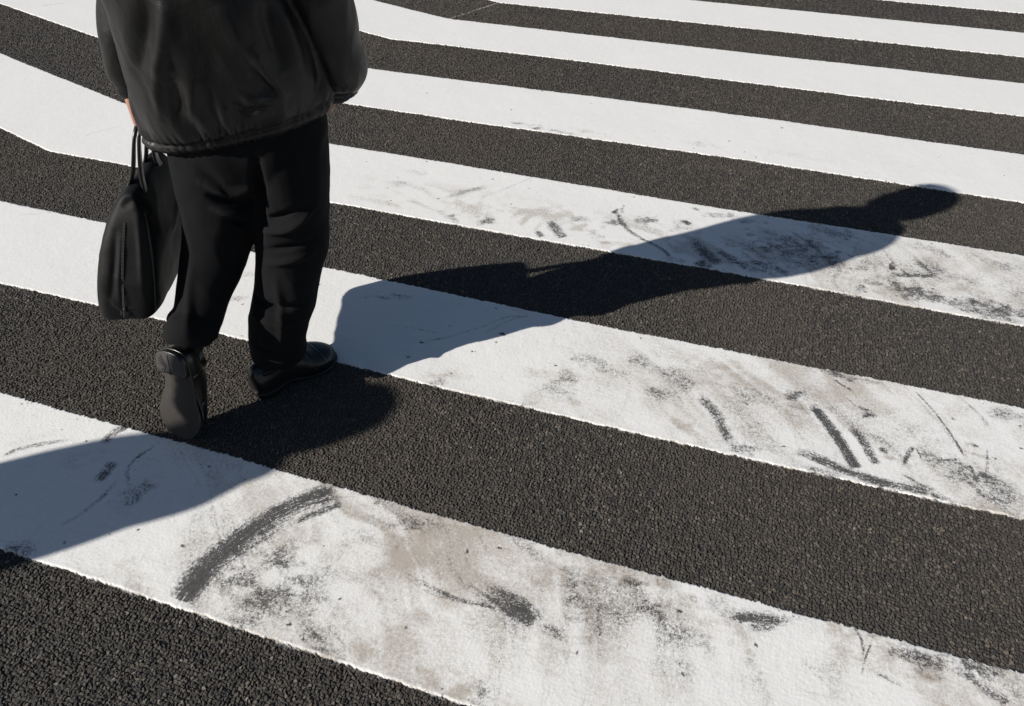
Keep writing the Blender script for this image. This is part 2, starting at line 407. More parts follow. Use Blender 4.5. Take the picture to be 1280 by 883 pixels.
blot((1150,368), .12, .03, -5, .55, 'dark'); blot((1190,378), .16, .03, -10, .50, 'dark'); blot((1255,388), .10, .03, -10, .65, 'dark')
blot((1120,362), .05, .03, 0, .5, 'brown'); blot((1100,350), .10, .05, 0, .35); blot((1210,350), .14, .04, -10, .25, 'dark')
blot((1160,312), .06, .02, -20, .30, 'dark'); blot((1245,330), .07, .02, -20, .28, 'dark'); blot((1075,362), .02, .025, 30, .8, 'dark')
blot((1114,333), .014, .014, 0, 1.0, 'dark'); blot((1215,365), .15, .05, -5, .22); blot((500,230), .05, .02, 10, .3, 'dark'); blot((520,215), .04, .02, 0, .3, 'dark')
skid([(640,232),(690,240),(760,250)], .02, .12, .3, .3, .9)
blot((840,325), .04, .02, 0, .4, 'dark'); blot((1040,330), .06, .03, 20, .4, 'dark')
# fourth stripe
blot((650,155), .07, .012, 0, .55, 'dark'); blot((700,165), .08, .010, -5, .55, 'dark'); blot((735,165), .07, .016, -8, .60); blot((670,160), .03, .012, 20, .6, 'dark')
blot((870,180), .12, .02, -5, .25, 'dark'); blot((1000,195), .18, .04, -5, .18, 'dark'); blot((1160,232), .05, .012, 0, .6, 'dark'); blot((992,153), .03, .006, 0, .6, 'dark')
blot((1130,205), .25, .06, -5, .14, 'dark')
skid([(50,8),(65,6),(85,4)], .012, .35, .2, .2, .8); skid([(100,172),(130,163),(155,158)], .012, .25, .2, .2, .8)
for _i in range(80):
    _x = random.uniform(-1.5, 1.4); _y = random.choice((random.uniform(0, .45), random.uniform(.9, 1.35), random.uniform(1.8, 2.25)))
    _a = random.gauss(-.9, .5); _l = random.uniform(.03, .20)
    STROKES.append(('s', [(_x, _y), (_x+_l*math.cos(_a)*.5, _y+_l*math.sin(_a)*.5+random.uniform(-.004, .004)), (_x+_l*math.cos(_a), _y+_l*math.sin(_a))], random.uniform(.0008, .0018), random.uniform(.10, .32), .3, .3, .5, 'dark'))
for _i in range(150):
    _x = random.uniform(-2.2, 1.4); _y = random.choice((random.uniform(0, .45), random.uniform(.9, 1.35), random.uniform(1.8, 2.25), random.uniform(2.7, 3.1)))
    STROKES.append(('b', (_x, _y), random.uniform(.002, .006), random.uniform(.0015, .004), random.uniform(-1, 1), random.uniform(.7, 1.4), 'dark'))
def stains(X, Y):
    dark = np.zeros(X.shape); brown = np.zeros(X.shape)
    # distortion gives ragged outlines
    wx = X+(fbm(X*40, Y*40, 31, 4)-.5)*.030; wy = Y+(fbm(X*40, Y*40, 37, 4)-.5)*.030
    for s in STROKES:
        if s[0] == 's':
            _, pts, wd, st, t0, t1, soft, kind = s
            xs = [p[0] for p in pts]; ys = [p[1] for p in pts]; mg = wd*3+.02
            m = (X > min(xs)-mg) & (X < max(xs)+mg) & (Y > min(ys)-mg) & (Y < max(ys)+mg)
            if not m.any(): continue
            k = .30 if wd > .008 else .10
            x = X[m]*(1-k)+wx[m]*k; y = Y[m]*(1-k)+wy[m]*k
            D, U, S, T = poly_dist(x, y, pts)
            ww = wd*(.85+.3*vnoise(U*T*11, U*0, 3))
            prof = (1-ss(.15*(1-soft), 1.25+soft*1.1, D/ww))**(.9)*1.12
            prof *= ss(0, t0+1e-4, U)*(1-ss(1-t1, 1.0001, U))
            st_n = .5*vnoise(U*T*9, S*D*600, 7)+.5*vnoise(U*T*14, S*D*1300, 8)                      # streaks along the drag
            prof = prof*(.36+.72*ss(.18, .72, st_n))*(.55+.7*fbm(x*55, y*55, 9, 3))
            a = st*prof
        else:
            _, c, ra, rb, ang, st, kind = s
            m = (np.abs(X-c[0]) < ra*2.6+.02) & (np.abs(Y-c[1]) < ra*2.6+rb*2+.02)
            if not m.any(): continue
            big = min(1.0, rb/.012)
            x = X[m]-c[0]+(wx[m]-X[m])*big; y = Y[m]-c[1]+(wy[m]-Y[m])*big
            u = (x*math.cos(ang)+y*math.sin(ang))/(ra*1.35); v = (-x*math.sin(ang)+y*math.cos(ang))/(rb*1.35)
            r = np.sqrt(u*u+v*v)*.80+(fbm(X[m]*30+Y[m]*12, Y[m]*44-X[m]*10, 51, 5)-.5)*1.9*big
            a = st*(1-.12*big)*np.clip(1.15-r, 0, 1)**1.25
            a = a*(.5+1.0*fbm(X[m]*26+Y[m]*14, Y[m]*62-X[m]*26, 71, 4))
        t = dark if kind == 'dark' else brown
        t[m] = np.maximum(t[m], a)+.25*np.minimum(t[m], a)
    # the general soiling: overlapping smears swept round by turning wheels, denser where cars cross
    z = ss(-1.75, -.9, X)*(1-ss(2.1, 2.4, Y))*(1-.75*ss(.75, 1.0, Y)*(1-ss(-.5, .1, X)))*(1-.5*ss(1.3, 1.5, Y)*(1-ss(-.2, .6, X)))
    z = z*(1-.55*ss(-.55, -.2, X-.35*Y)*(1-ss(.42, .45, Y))*(1-ss(.10, .26, Y)))          # the paler stretch low on the nearest stripe
    wxx = X+(fbm(X*2.2, Y*2.2, 301, 3)-.5)*.34; wyy = Y+(fbm(X*2.2, Y*2.2, 307, 3)-.5)*.34
    rr = np.hypot(wxx+2.2, wyy+1.1); tt = np.arctan2(wyy+1.1, wxx+2.2)                     # swept arcs
    q = fbm(rr*20, tt*4.0, 201, 5); q2 = fbm(wxx*10+wyy*7, wyy*16-wxx*9, 207, 5); q3 = fbm(X*2.0, Y*3.0, 211, 3)
    sm = ss(.35, .70, .42*q+.28*q2+.34*q3)*z
    z3 = ss(-1.75, -1.2, X)*ss(1.80, 1.86, Y)*(1-ss(1.98, 2.14, Y))*(1-ss(.2, .5, X))          # scuffed lower half of the third stripe
    sm = np.maximum(sm, z3*ss(.40, .62, .6*q2+.4*q)*.9)
    mixb = ss(.35, .62, fbm(X*4+9, Y*6, 215, 3))
    brown = brown+sm*(.44+.40*mixb)+z*(.05+.18*ss(.4, .7, q3)); dark = dark+sm*(.32-.24*mixb)
    q4 = fbm(rr*75, tt*9, 221, 4)                                                         # fine drag lines within the smears
    dark = dark+ss(.55, .75, q4)*.22*z*ss(.40, .6, .6*q3+.4*q)
    return dark, brown

def soil_amount(X, Y, k):
    # stripes where the traffic turns are dirtier
    z = ss(-1.3, .3, X)*(1-ss(1.9, 2.6, Y))
    if k == 0: z = .35+.55*ss(-1.6, -.8, X)
    base = .16+.75*z
    return base*(.45+1.1*fbm(X*3.1, Y*4.3, 61, 4))

def view_x(y):
    """x range the picture can see at distance y (with a margin)"""
    ys = np.array([-.3, 0, .9, 1.8, 2.7, 3.6, 4.5, 5.6])
    xl = np.array([-1.60, -1.65, -2.50, -3.6, -5.1, -6.3, -7.2, -8.0])
    xr = np.array([-.1, .35, 1.1, 1.25, 1.45, 1.7, 1.95, 2.3])
    return float(np.interp(y, ys, xl))-.30, float(np.interp(y, ys, xr))+.30

def xs_for(y0, y1, step, lo=-14.0, hi=7.0):
    a = min(view_x(y0)[0], view_x(y1)[0]); b = max(view_x(y0)[1], view_x(y1)[1])
    left = a-np.cumsum(np.geomspace(step, .35, 110)); left = left[left > lo][::-1]
    right = b+np.cumsum(np.geomspace(step, .35, 110)); right = right[right < hi]
    return np.r_[lo, left, np.arange(a, b, step), right, hi]

def grid_faces(nr, nc, off=0):
    i = np.arange((nr-1)*nc).reshape(nr-1, nc)[:, :-1].ravel()+off
    return np.stack([i, i+1, i+nc+1, i+nc], 1)

STEP = {0: .0026, 1: .0030, 2: .0042, 3: .006, 4: .008, 5: .010, 6: .013}
def make_stripe(n):
    k0, k1 = 2*n, 2*n+1
    ym = .45*(k0+.5); step = STEP.get(n, .03)
    x = xs_for(ym-.25, ym+.25, step) if n < 7 else np.arange(-14, 7.01, .05)
    # ragged outline of thermoplastic on coarse asphalt
    e0 = edge_y(k0, x); e1 = edge_y(k1, x)
    rg = .0052 if n < 3 else .006
    e0 = e0+(fbm(x*70, x*0+k0*5.1, 12, 3)-.5)*rg*1.4+(fbm(x*9, x*0+k0, 14, 2)-.5)*.004
    e1 = e1+(fbm(x*70, x*0+k1*5.1, 13, 3)-.5)*rg*.8+(fbm(x*9, x*0+k1, 15, 2)-.5)*.004
    e1 = e1+(chips(x, e1, .0105)[0]-.6)*.0045; e0 = e0-(chips(x, e0, .0105)[0]-.6)*.0020
    nv = max(4, int(.45/step))
    fr = np.r_[0, .003/.45, .007/.45, np.linspace(.012/.45, 1-.004/.45, nv), 1]
    FRr = fr[:, None]; X = np.repeat(x[None], len(fr), 0); Y = e0[None]*(1-FRr)+e1[None]*FRr
    dn = (FRr*.45)*np.ones_like(X); df = ((1-FRr)*.45)*np.ones_like(X)
    h, _, gp = chips(X, Y, .0096)
    h = h*.0022-.0022
    Z = .0014+h*.16+(fbm(X*35, Y*35, 21, 3)-.5)*.0007+(fbm(X*6, Y*6, 22, 2)-.5)*.0016
    # squeezed-out bead along the near edge, rounded shoulders
    bead = np.exp(-((dn-.005)/.0032)**2)*(.35+.65*vnoise(X*60, Y*0+k0, 23))
    Z = Z+bead*.0004
    Z = np.where(dn < 1e-6, Z-.0012, Z); Z = np.where(df < 1e-6, Z-.0010, Z)
    # skirts
    Xs = np.r_[x[None], X, x[None]]; Ys = np.r_[(e0-.0006)[None], Y, (e1+.0006)[None]]; Zs = np.r_[np.full((1, len(x)), -.009), Z, np.full((1, len(x)), -.009)]
    V = np.stack([Xs, Ys, Zs], -1).reshape(-1, 3)
    o = mesh_np('crosswalk_stripe', V, grid_faces(*Xs.shape), M['paint'])
    d, b = stains(Xs, Ys)
    # dirt creeping in from the ragged edges
    edf = np.r_[np.zeros((1, len(x))), df, np.zeros((1, len(x)))]; edn = np.r_[np.zeros((1, len(x))), dn, np.zeros((1, len(x)))]
    if n < 3: b = np.maximum(b, (1-ss(0, .03, edf))*.35*fbm(Xs*20, Ys*20, 81, 3)*ss(-2, .2, Xs))
    clean = np.exp(-((edn-.0020)/.0015)**2)*(ss(.38, .62, fbm(Xs*25, Ys*0+k0, 83, 2)))
    b = b+np.where(edn <= .0022, .9*ss(.42, .60, fbm(Xs*34, Ys*0+k0*3, 87, 3)), 0)*(edf > 0)
    if n > 2: clean *= .5
    attr(o, 'dark', d); attr(o, 'brown', b); attr(o, 'clean', clean); attr(o, 'soil', soil_amount(Xs, Ys, n))
    return o
LAB = ['nearest white stripe, with a long black curved skid mark and brown smudges',
 'white stripe behind the raised shoe, with a forked black skid mark at right',
 'white stripe under the shadow of the shoulders, with grey scuffs along it',
 'clean white stripe whose near edge the shadow of the head just touches',
 'white stripe second above the head shadow, bending right of the jacket sleeve',
 'thin looking white stripe third above the head shadow, near the top edge',
 'farthest visible white stripe, only a sliver in the top right corner']
for n in range(7):
    tag(make_stripe(n), LAB[n], 'crosswalk stripe', 'white stripes of the crosswalk')

# ------------------------------------------------------------------ the road: crushed-stone surface between the stripes, one mesh
def make_road():
    VV = []; FF = []; A = [[], [], []]; off = 0
    SP = {-1: .0022, 0: .0023, 1: .0027, 2: .0034, 3: .0044, 4: .0058, 5: .0075, 6: .010}
    for n in range(-1, 7):
        k0, k1 = 2*n+1, 2*n+2; st = SP[n]; ym = .45*(k0+.5)
        x = xs_for(ym-.25, ym+.25, st)
        if n == -1: a0 = np.full_like(x, -.46)+shift(x, -.46); a1 = edge_y(0, x)+.02
        elif n == 6: a0 = edge_y(13, x)-.02; a1 = a0+.35
        else: a0 = edge_y(k0, x)-.02; a1 = edge_y(k1, x)+.02
        nv = int(.45/st)
        fr = np.linspace(0, 1, nv)[:, None]; X = np.repeat(x[None], nv, 0); Y = a0[None]*(1-fr)+a1[None]*fr
        h, c, gp = chips(X, Y, .0096)
        h2, c2, g2 = chips(X+3.3, Y+1.7, .0055, 40)
        Z = -.0050+h*.0042+h2*.0014+(fbm(X*40, Y*40, 26, 2)-.5)*.0012+(fbm(X*5, Y*5, 24, 2)-.5)*.0016
        Z = np.minimum(Z, .0014)
        # crossing outer rim sinks into the plain road
        xa = min(view_x(ym-.25)[0], view_x(ym+.25)[0]); xb = max(view_x(ym-.25)[1], view_x(ym+.25)[1])
        rim = ss(xa-.25, xa-.02, X)*(1-ss(xb+.02, xb+.25, X))
        if n == -1: rim = rim*ss(0, .03, fr)
        if n == 6: rim = rim*(1-ss(.9, 1, fr))
        Z = Z*rim+(-.0105)*(1-rim)
        D = np.abs(X-bend_x(Y-.02))/1.1
        chalk = (1-ss(.003, .009, D))*ss(.3, .6, fbm(X*60, Y*60, 27, 3))*.55*ss(3.6, 4.0, Y)
        # paint splashed just outside the near edges
        d0 = a1-.02-Y
        chalk = np.maximum(chalk, (1-ss(.001, .007, d0))*ss(.52, .62, fbm(X*55, Y*120, 29, 2))*(.8 if n < 3 else .4)*(d0 > -.02))
        big = ss(.5, .62, fbm(X*55, Y*55, 28, 2)); c = np.where(h > .30+.35*big, c, c2*.7)
        VV.append(np.stack([X, Y, Z], -1).reshape(-1, 3)); FF.append(grid_faces(nv, len(x), off)); off += X.size
        for q, v in zip(A, (c, np.maximum(gp, g2*.4), chalk)): q.append(v.ravel())
    o = mesh_np('road', np.concatenate(VV), np.concatenate(FF), M['asphalt'], smooth=False)
    for nme, q in zip(('chip', 'gap', 'chalk'), A): attr(o, nme, np.concatenate(q))
    # plain carriageway to the horizon, below the worked surface
    V = np.array([(-1500, -1500, -.0075), (1500, -1500, -.0075), (1500, 1500, -.0075), (-1500, 1500, -.0075)], float)
    return o, V
road, V4 = make_road()
tag(road, kind='structure')
g_ = mesh_np('ground', V4, [[0, 1, 2, 3]], M['asphalt_far']); tag(g_, kind='structure')

# ------------------------------------------------------------------ figure building
def cat(P, n):
    """Catmull-Rom on rows of numbers"""
    P = np.array(P, float); Q = np.vstack([2*P[0]-P[1], P, 2*P[-1]-P[-2]]); out = []
    for i in range(1, len(Q)-2):
        a, b, c, d = Q[i-1:i+3]
        for k in range(n):
            t = k/n; out.append(.5*(2*b+(c-a)*t+(2*a-5*b+4*c-d)*t*t+(3*b-a-3*c+d)*t**3))
    out.append(P[-1]); return np.array(out)
class Soup:
    def __init__(s): s.V = []; s.F = []
    def rings(s, R):
        n = len(R[0]); o = len(s.V)
        for r in R: s.V += [tuple(p) for p in r]
        for i in range(len(R)-1):
            for j in range(n):
                a = o+i*n+j; b = o+i*n+(j+1) % n; s.F.append((a, b, b+n, a+n))
        s.F.append(tuple(range(o, o+n))[::-1]); e = o+(len(R)-1)*n; s.F.append(tuple(range(e, e+n)))
    def loft(s, rows, n=40, sub=6, ex=2.0):
        """rows: cx, cy, cz, half width (x), half depth (y), [tilt dz per x, dz per y]"""
        R = []
        for r in cat(rows, sub):
            cx, cy, cz, a, b = r[:5]; tx, ty = (r[5], r[6]) if len(r) > 5 else (0, 0); ring = []
            a = max(a, .001); b = max(b, .001)
            for k in range(n):
                t = 2*PI*k/n; c, q = math.cos(t), math.sin(t)
                u = math.copysign(abs(c)**(2/ex), c)*a; v = math.copysign(abs(q)**(2/ex), q)*b
                ring.append((cx+u, cy+v, cz+tx*u+ty*v))
            R.append(ring)
        s.rings(R); return s
    def limb(s, rows, ref=(0, 1, 0), n=24, sub=6, ex=2.0, round_ends=True):
        """rows: x, y, z, ra (sideways), rb (along ref)"""
        C = cat(rows, sub); R = []
        for i, r in enumerate(C):
            p = Vector(r[:3]); t = (Vector(C[min(i+1, len(C)-1)][:3])-Vector(C[max(i-1, 0)][:3])).normalized()
            sd = t.cross(Vector(ref)).normalized(); f = sd.cross(t).normalized()
            R.append((p, t, sd, f, max(r[3], .001), max(r[4], .001)))
        def ring(p, sd, f, a, b): 
            out = []
            for k in range(n):
                th = 2*PI*k/n; c, q = math.cos(th), math.sin(th)
                out.append(p+sd*(a*math.copysign(abs(c)**(2/ex), c))+f*(b*math.copysign(abs(q)**(2/ex), q)))
            return out
        rr = [ring(p, sd, f, a, b) for p, t, sd, f, a, b in R]
        if round_ends:
            p, t, sd, f, a, b = R[0]; h = min(a, b)
            pre = [ring(p-t*h*math.sin(x), sd, f, a*math.cos(x), b*math.cos(x)) for x in (1.5, 1.1, .75, .35)]
            p, t, sd, f, a, b = R[-1]; h = min(a, b)
            post = [ring(p+t*h*math.sin(x), sd, f, a*math.cos(x), b*math.cos(x)) for x in (.35, .75, 1.1, 1.5)]
            rr = pre+rr+post
        s.rings(rr); return s
    def ball(s, c, a, b, d, n=20):
        R = []
        for i in range(1, n):
            x = PI*i/n; R.append([(c[0]+a*math.sin(x)*math.cos(t), c[1]+b*math.sin(x)*math.sin(t), c[2]-d*math.cos(x)) for t in [2*PI*k/n for k in range(n)]])
        s.rings(R); return s
def bake(name, soup, material, parent, voxel=None, smooth=0, xf=None, subsurf=0):
    me = bpy.data.meshes.new(name)
    V = [xf(v) if xf else v for v in soup.V]
    me.from_pydata([tuple(v) for v in V], [], soup.F); me.update()
    bm = bmesh.new(); bm.from_mesh(me); bmesh.ops.recalc_face_normals(bm, faces=bm.faces); bm.to_mesh(me); bm.free()
    o = bpy.data.objects.new(name, me); sc.collection.objects.link(o)
    if voxel:
        r = o.modifiers.new('r', 'REMESH'); r.mode = 'VOXEL'; r.voxel_size = voxel; r.adaptivity = 0
    if smooth:
        q = o.modifiers.new('s', 'SMOOTH'); q.iterations = smooth; q.factor = .5
    if subsurf:
        q = o.modifiers.new('u', 'SUBSURF'); q.levels = subsurf
    if o.modifiers:
        dg = bpy.context.evaluated_depsgraph_get(); m2 = bpy.data.meshes.new_from_object(o.evaluated_get(dg))
        o.modifiers.clear(); o.data = m2; m2.name = name
    o.data.materials.clear(); o.data.materials.append(material)
    o.data.polygons.foreach_set('use_smooth', np.ones(len(o.data.polygons), bool)); o.data.update()
    if parent is not None: o.parent = parent
    return o
def getv(o):
    a = np.empty(len(o.data.vertices)*3, np.float32); o.data.vertices.foreach_get('co', a)
    b = np.empty_like(a); o.data.vertices.foreach_get('normal', b)
    return a.reshape(-1, 3).astype(float), b.reshape(-1, 3).astype(float)
def setv(o, V): o.data.vertices.foreach_set('co', V.astype(np.float32).ravel()); o.data.update()
def seg_d(V, a, b):
    d = b-a; t = np.clip(((V-a)@d)/(d@d+1e-9), 0, 1); q = V-a-t[:, None]*d
    return np.linalg.norm(q, axis=1), t
def folds(o, lines, origin, gain=1.0):
    """lines: (picture points, sigma, amplitude); each is laid on the cloth where the eye meets it, then raised or sunk"""
    V, N = getv(o); disp = np.zeros(len(V))
    bvh = BVHTree.FromPolygons([tuple(v) for v in V+np.array(origin)], [tuple(p.vertices) for p in o.data.polygons])
    for px, sg, am in lines:
        P = []
        for a in px:
            h = bvh.ray_cast(CPOS, ray(*a))
            if h[0] is not None: P.append(np.array(h[0])-np.array(origin))
        if len(P) < 2: continue
        P = cat(P, 4) if len(P) > 2 else np.array(P)
        best = np.full(len(V), 9.); U = np.zeros(len(V)); L = len(P)-1
        for i in range(L):
            d, t = seg_d(V, P[i], P[i+1]); m = d < best; best = np.where(m, d, best); U = np.where(m, (i+t)/L, U)
        disp += gain*am*np.exp(-(best/sg)**2)*(np.sin(np.clip(U, .04, .96)*PI)**.6)
    setv(o, V+N*disp[:, None]); return o
def wrinkle(o, amp, sc3, seed=0, amp2=0, sc2=40):
    V, N = getv(o); out = np.empty(len(V))
    s = Vector((seed*3.1, seed*1.7, seed*.9))
    for i, v in enumerate(V):
        p = Vector((v[0]*sc3[0], v[1]*sc3[1], v[2]*sc3[2]))+s
        d = (1-abs(noise.noise(p))*2.2)*amp
        if amp2: d += noise.noise(Vector(v)*sc2+s)*amp2
        out[i] = d
    setv(o, V+N*out[:, None])

class Frame:
    def __init__(s, c, heading):
        s.c = Vector((c[0], c[1], 0)); a = math.radians(heading); s.F = Vector((math.cos(a), math.sin(a), 0)); s.R = Vector((s.F.y, -s.F.x, 0))
    def loc(s, p):   # world -> (lateral, forward, z)
        d = Vector(p)-s.c; return (d.dot(s.R), d.dot(s.F), p[2])
    def rel(s, p):   # local -> parent-relative world axes
        return s.R*p[0]+s.F*p[1]+Vector((0, 0, p[2]))

def hand(S, wrist, d, side, grip, palm_n):
    """palm along d from the wrist; palm_n = direction the palm faces; five fingers"""
    w_ = Vector(wrist); d = Vector(d).normalized(); pn = Vector(palm_n); pn = (pn-d*pn.dot(d)).normalized(); ac = d.cross(pn).normalized()*side
    pc = w_+d*.09
    S.limb([(*w_, .026, .019), (*(w_+d*.04), .036, .017), (*(w_+d*.075), .041, .015), (*pc, .039, .012)], ref=tuple(pn), n=16)
    for i, (off, L) in enumerate(((-.030, .070), (-.010, .080), (.010, .075), (.029, .058))):
        base = pc+ac*off-d*.008; b = grip[i] if isinstance(grip, (list, tuple)) else grip
        pts = [base]; ang = b*.5
        for fr, da in ((.45, b*.9), (.30, b*.7), (.25, 0)):
            dr = d*math.cos(ang)+pn*math.sin(ang); pts.append(pts[-1]+dr*L*fr); ang += da
        rad = (.0095, .009, .008, .0068)
        S.limb([(*p, r, r) for p, r in zip(pts, rad)], ref=tuple(ac), n=10, sub=3)
    tb = w_+d*.030-ac*.030
    t1 = tb-ac*.018+d*.022+pn*.014; t2 = t1+d*.026-ac*.002+pn*.012*(1+grip_v(grip)); t3 = t2+d*.018+ac*.012*grip_v(grip)+pn*.008
    S.limb([(*tb, .014, .014), (*t1, .0115, .0115), (*t2, .0105, .0105), (*t3, .0085, .0085)], ref=tuple(ac), n=10, sub=3)
def grip_v(g_): return min(1.3, (sum(g_)/4 if isinstance(g_, (list, tuple)) else g_))

def shoe(parent, frame, heel, toe, upv, right_foot, origin, wf=1.28, hf=1.12):
    """heel, toe: world points on the sole's underside; upv: rough up of the shoe"""
    heel = Vector(heel); toe = Vector(toe); X = (toe-heel).normalized(); L = (toe-heel).length; Z = Vector(upv); Z = (Z-X*Z.dot(X)).normalized(); Y = Z.cross(X)
    k = L/.285; sg = -1 if right_foot else 1      # inner side at +y*sg ... outline skew
    def xf(v): return (heel-origin)+X*v[0]*k+Y*v[1]*wf+Z*v[2]
    st = [(-.000, .006, 0), (.006, .022, 0), (.022, .031, 0), (.06, .034, .0), (.10, .033, -.003), (.14, .038, -.003), (.185, .048, .0), (.215, .049, .003), (.245, .042, .007), (.268, .029, .011), (.281, .013, .013), (.285, .003, .013)]
    # upper, lofted along the length
    S = Soup(); R = []
    H = {0: .050, .006: .066, .022: .076, .06: .082, .10: .086, .14: .078, .185: .058, .215: .047, .245: .041, .268: .034, .281: .026, .285: .018}
    hh = [H[a[0]] for a in st]
    rows = cat([(a, b, c, h) for (a, b, c), h in zip(st, hh)], 5)
    for a, b, c, h in rows:
        b = max(b, .002)+.0005; ring = []; h = h*hf
        b = max(b, .0015)
        for j in range(28):
            t = 2*PI*j/28; cx, q = math.cos(t), math.sin(t)
            y = math.copysign(abs(cx)**.72, cx)*b
            z = .022+(math.copysign(abs(q)**.9, q)*(h-.014) if q > 0 else -.006*abs(q)**.5)
            if q > 0: y *= 1-.34*abs(q)**1.6*ss(.2, .0, np.array(a)).item()*.0-.14*q*q*(1 if a < .16 else .7)
            ring.append((a, (y+c*sg), z))
        R.append(ring)
    S.rings(R)
    S.limb([(.056, 0, .05, .027, .042), (.053, 0, .080, .027, .043), (.050, 0, .096, .028, .045)], ref=(1, 0, 0), n=24, round_ends=False)
    up_ = bake('upper', S, M['leather'], parent, voxel=.003, smooth=4, xf=xf)
    V, N = getv(up_)
    # local coordinates again for the seams
    Q = V-np.array(heel-origin); lx = Q@np.array(X)/k; ly = Q@np.array(Y)/wf; lz = Q@np.array(Z)
    dsp = .0016*np.exp(-((lx-.222-ly*ly*3)/.0022)**2)*(lz > .026)            # toe-cap seam
    dsp += -.0014*np.exp(-((lx-.227-ly*ly*3)/.0018)**2)*(lz > .026)
    dsp += -.0020*np.exp(-((lx-.180+ly*.2)/.0035)**2)*(lz > .03)-.0018*np.exp(-((lx-.170-ly*.25)/.003)**2)*(lz > .03)   # creases over the ball
    dsp += .0012*np.exp(-((lx-.082)/.0016)**2)*(lz > .024)
    setv(up_, V+N*dsp[:, None])
    # welted outsole
    def plate(name, x0, x1, z0, z1, grow, m, zt=None):
        S = Soup(); P = [(a, b, c) for a, b, c in cat([(a, b, c) for a, b, c in st], 5) if x0 <= a <= x1]
        def outl(z, gr):
            pr = [(a+(gr if a > .27 else (-gr if a < .01 else 0)), c*sg+max(b, .001)+gr, z) for a, b, c in P]
            pl = [(a+(gr if a > .27 else (-gr if a < .01 else 0)), c*sg-max(b, .001)-gr, z) for a, b, c in P][::-1]
            return pr+pl
        S.rings([outl(z0, grow-.0015), outl(z0+.0015, grow), outl(z1-.0015, grow), outl(z1, grow-.001)])
        o = bake(name, S, m, parent, xf=xf); o.data.materials.append(M['leather'])
        nf = len(o.data.polygons); o.data.polygons.foreach_set('material_index', np.r_[np.ones(nf-2), 0, 1].astype(np.int32)); return o
    so = plate('sole', -.01, .30, .0165, .0245, .0035, M['sole'])
    # forefoot drops to the ground, shank stays raised
    V, _ = getv(so); Q = V-np.array(heel-origin); lx = Q@np.array(X)/k
    V = V-np.array(Z)[None]*(.0145*ss(.10, .165, lx)*(1-.45*ss(.24, .29, lx)))[:, None]; setv(so, V)
    pl = plate('heel', -.01, .074, .0, .0175, .002, M['heel'])
    tb = Soup()
    for j in range(7):                                   # worn tread ribs fanning over one half of the heel
        a = math.radians(-60+20*j); c0 = (.040+.010*math.cos(a), sg*(.006+.006*0), -.0008); 
        p0 = (.040+.008*math.cos(a), sg*(.004+.008*abs(math.sin(a+1.57))), -.0006); p1 = (.040+.030*math.sin(a), sg*(.010+.017*math.cos(a)), -.0006)
        tb.limb([(*p0, .0009, .0009), (*p1, .0009, .0009)], ref=(0, 0, 1), n=6, sub=1)
    tb.limb([(.008, 0, -.0006, .0008, .0008), (.070, sg*.001, -.0006, .0008, .0008)], ref=(0, 0, 1), n=6, sub=1)
    t_ = bake('tread', tb, M['heel'], pl, xf=xf)
    return up_

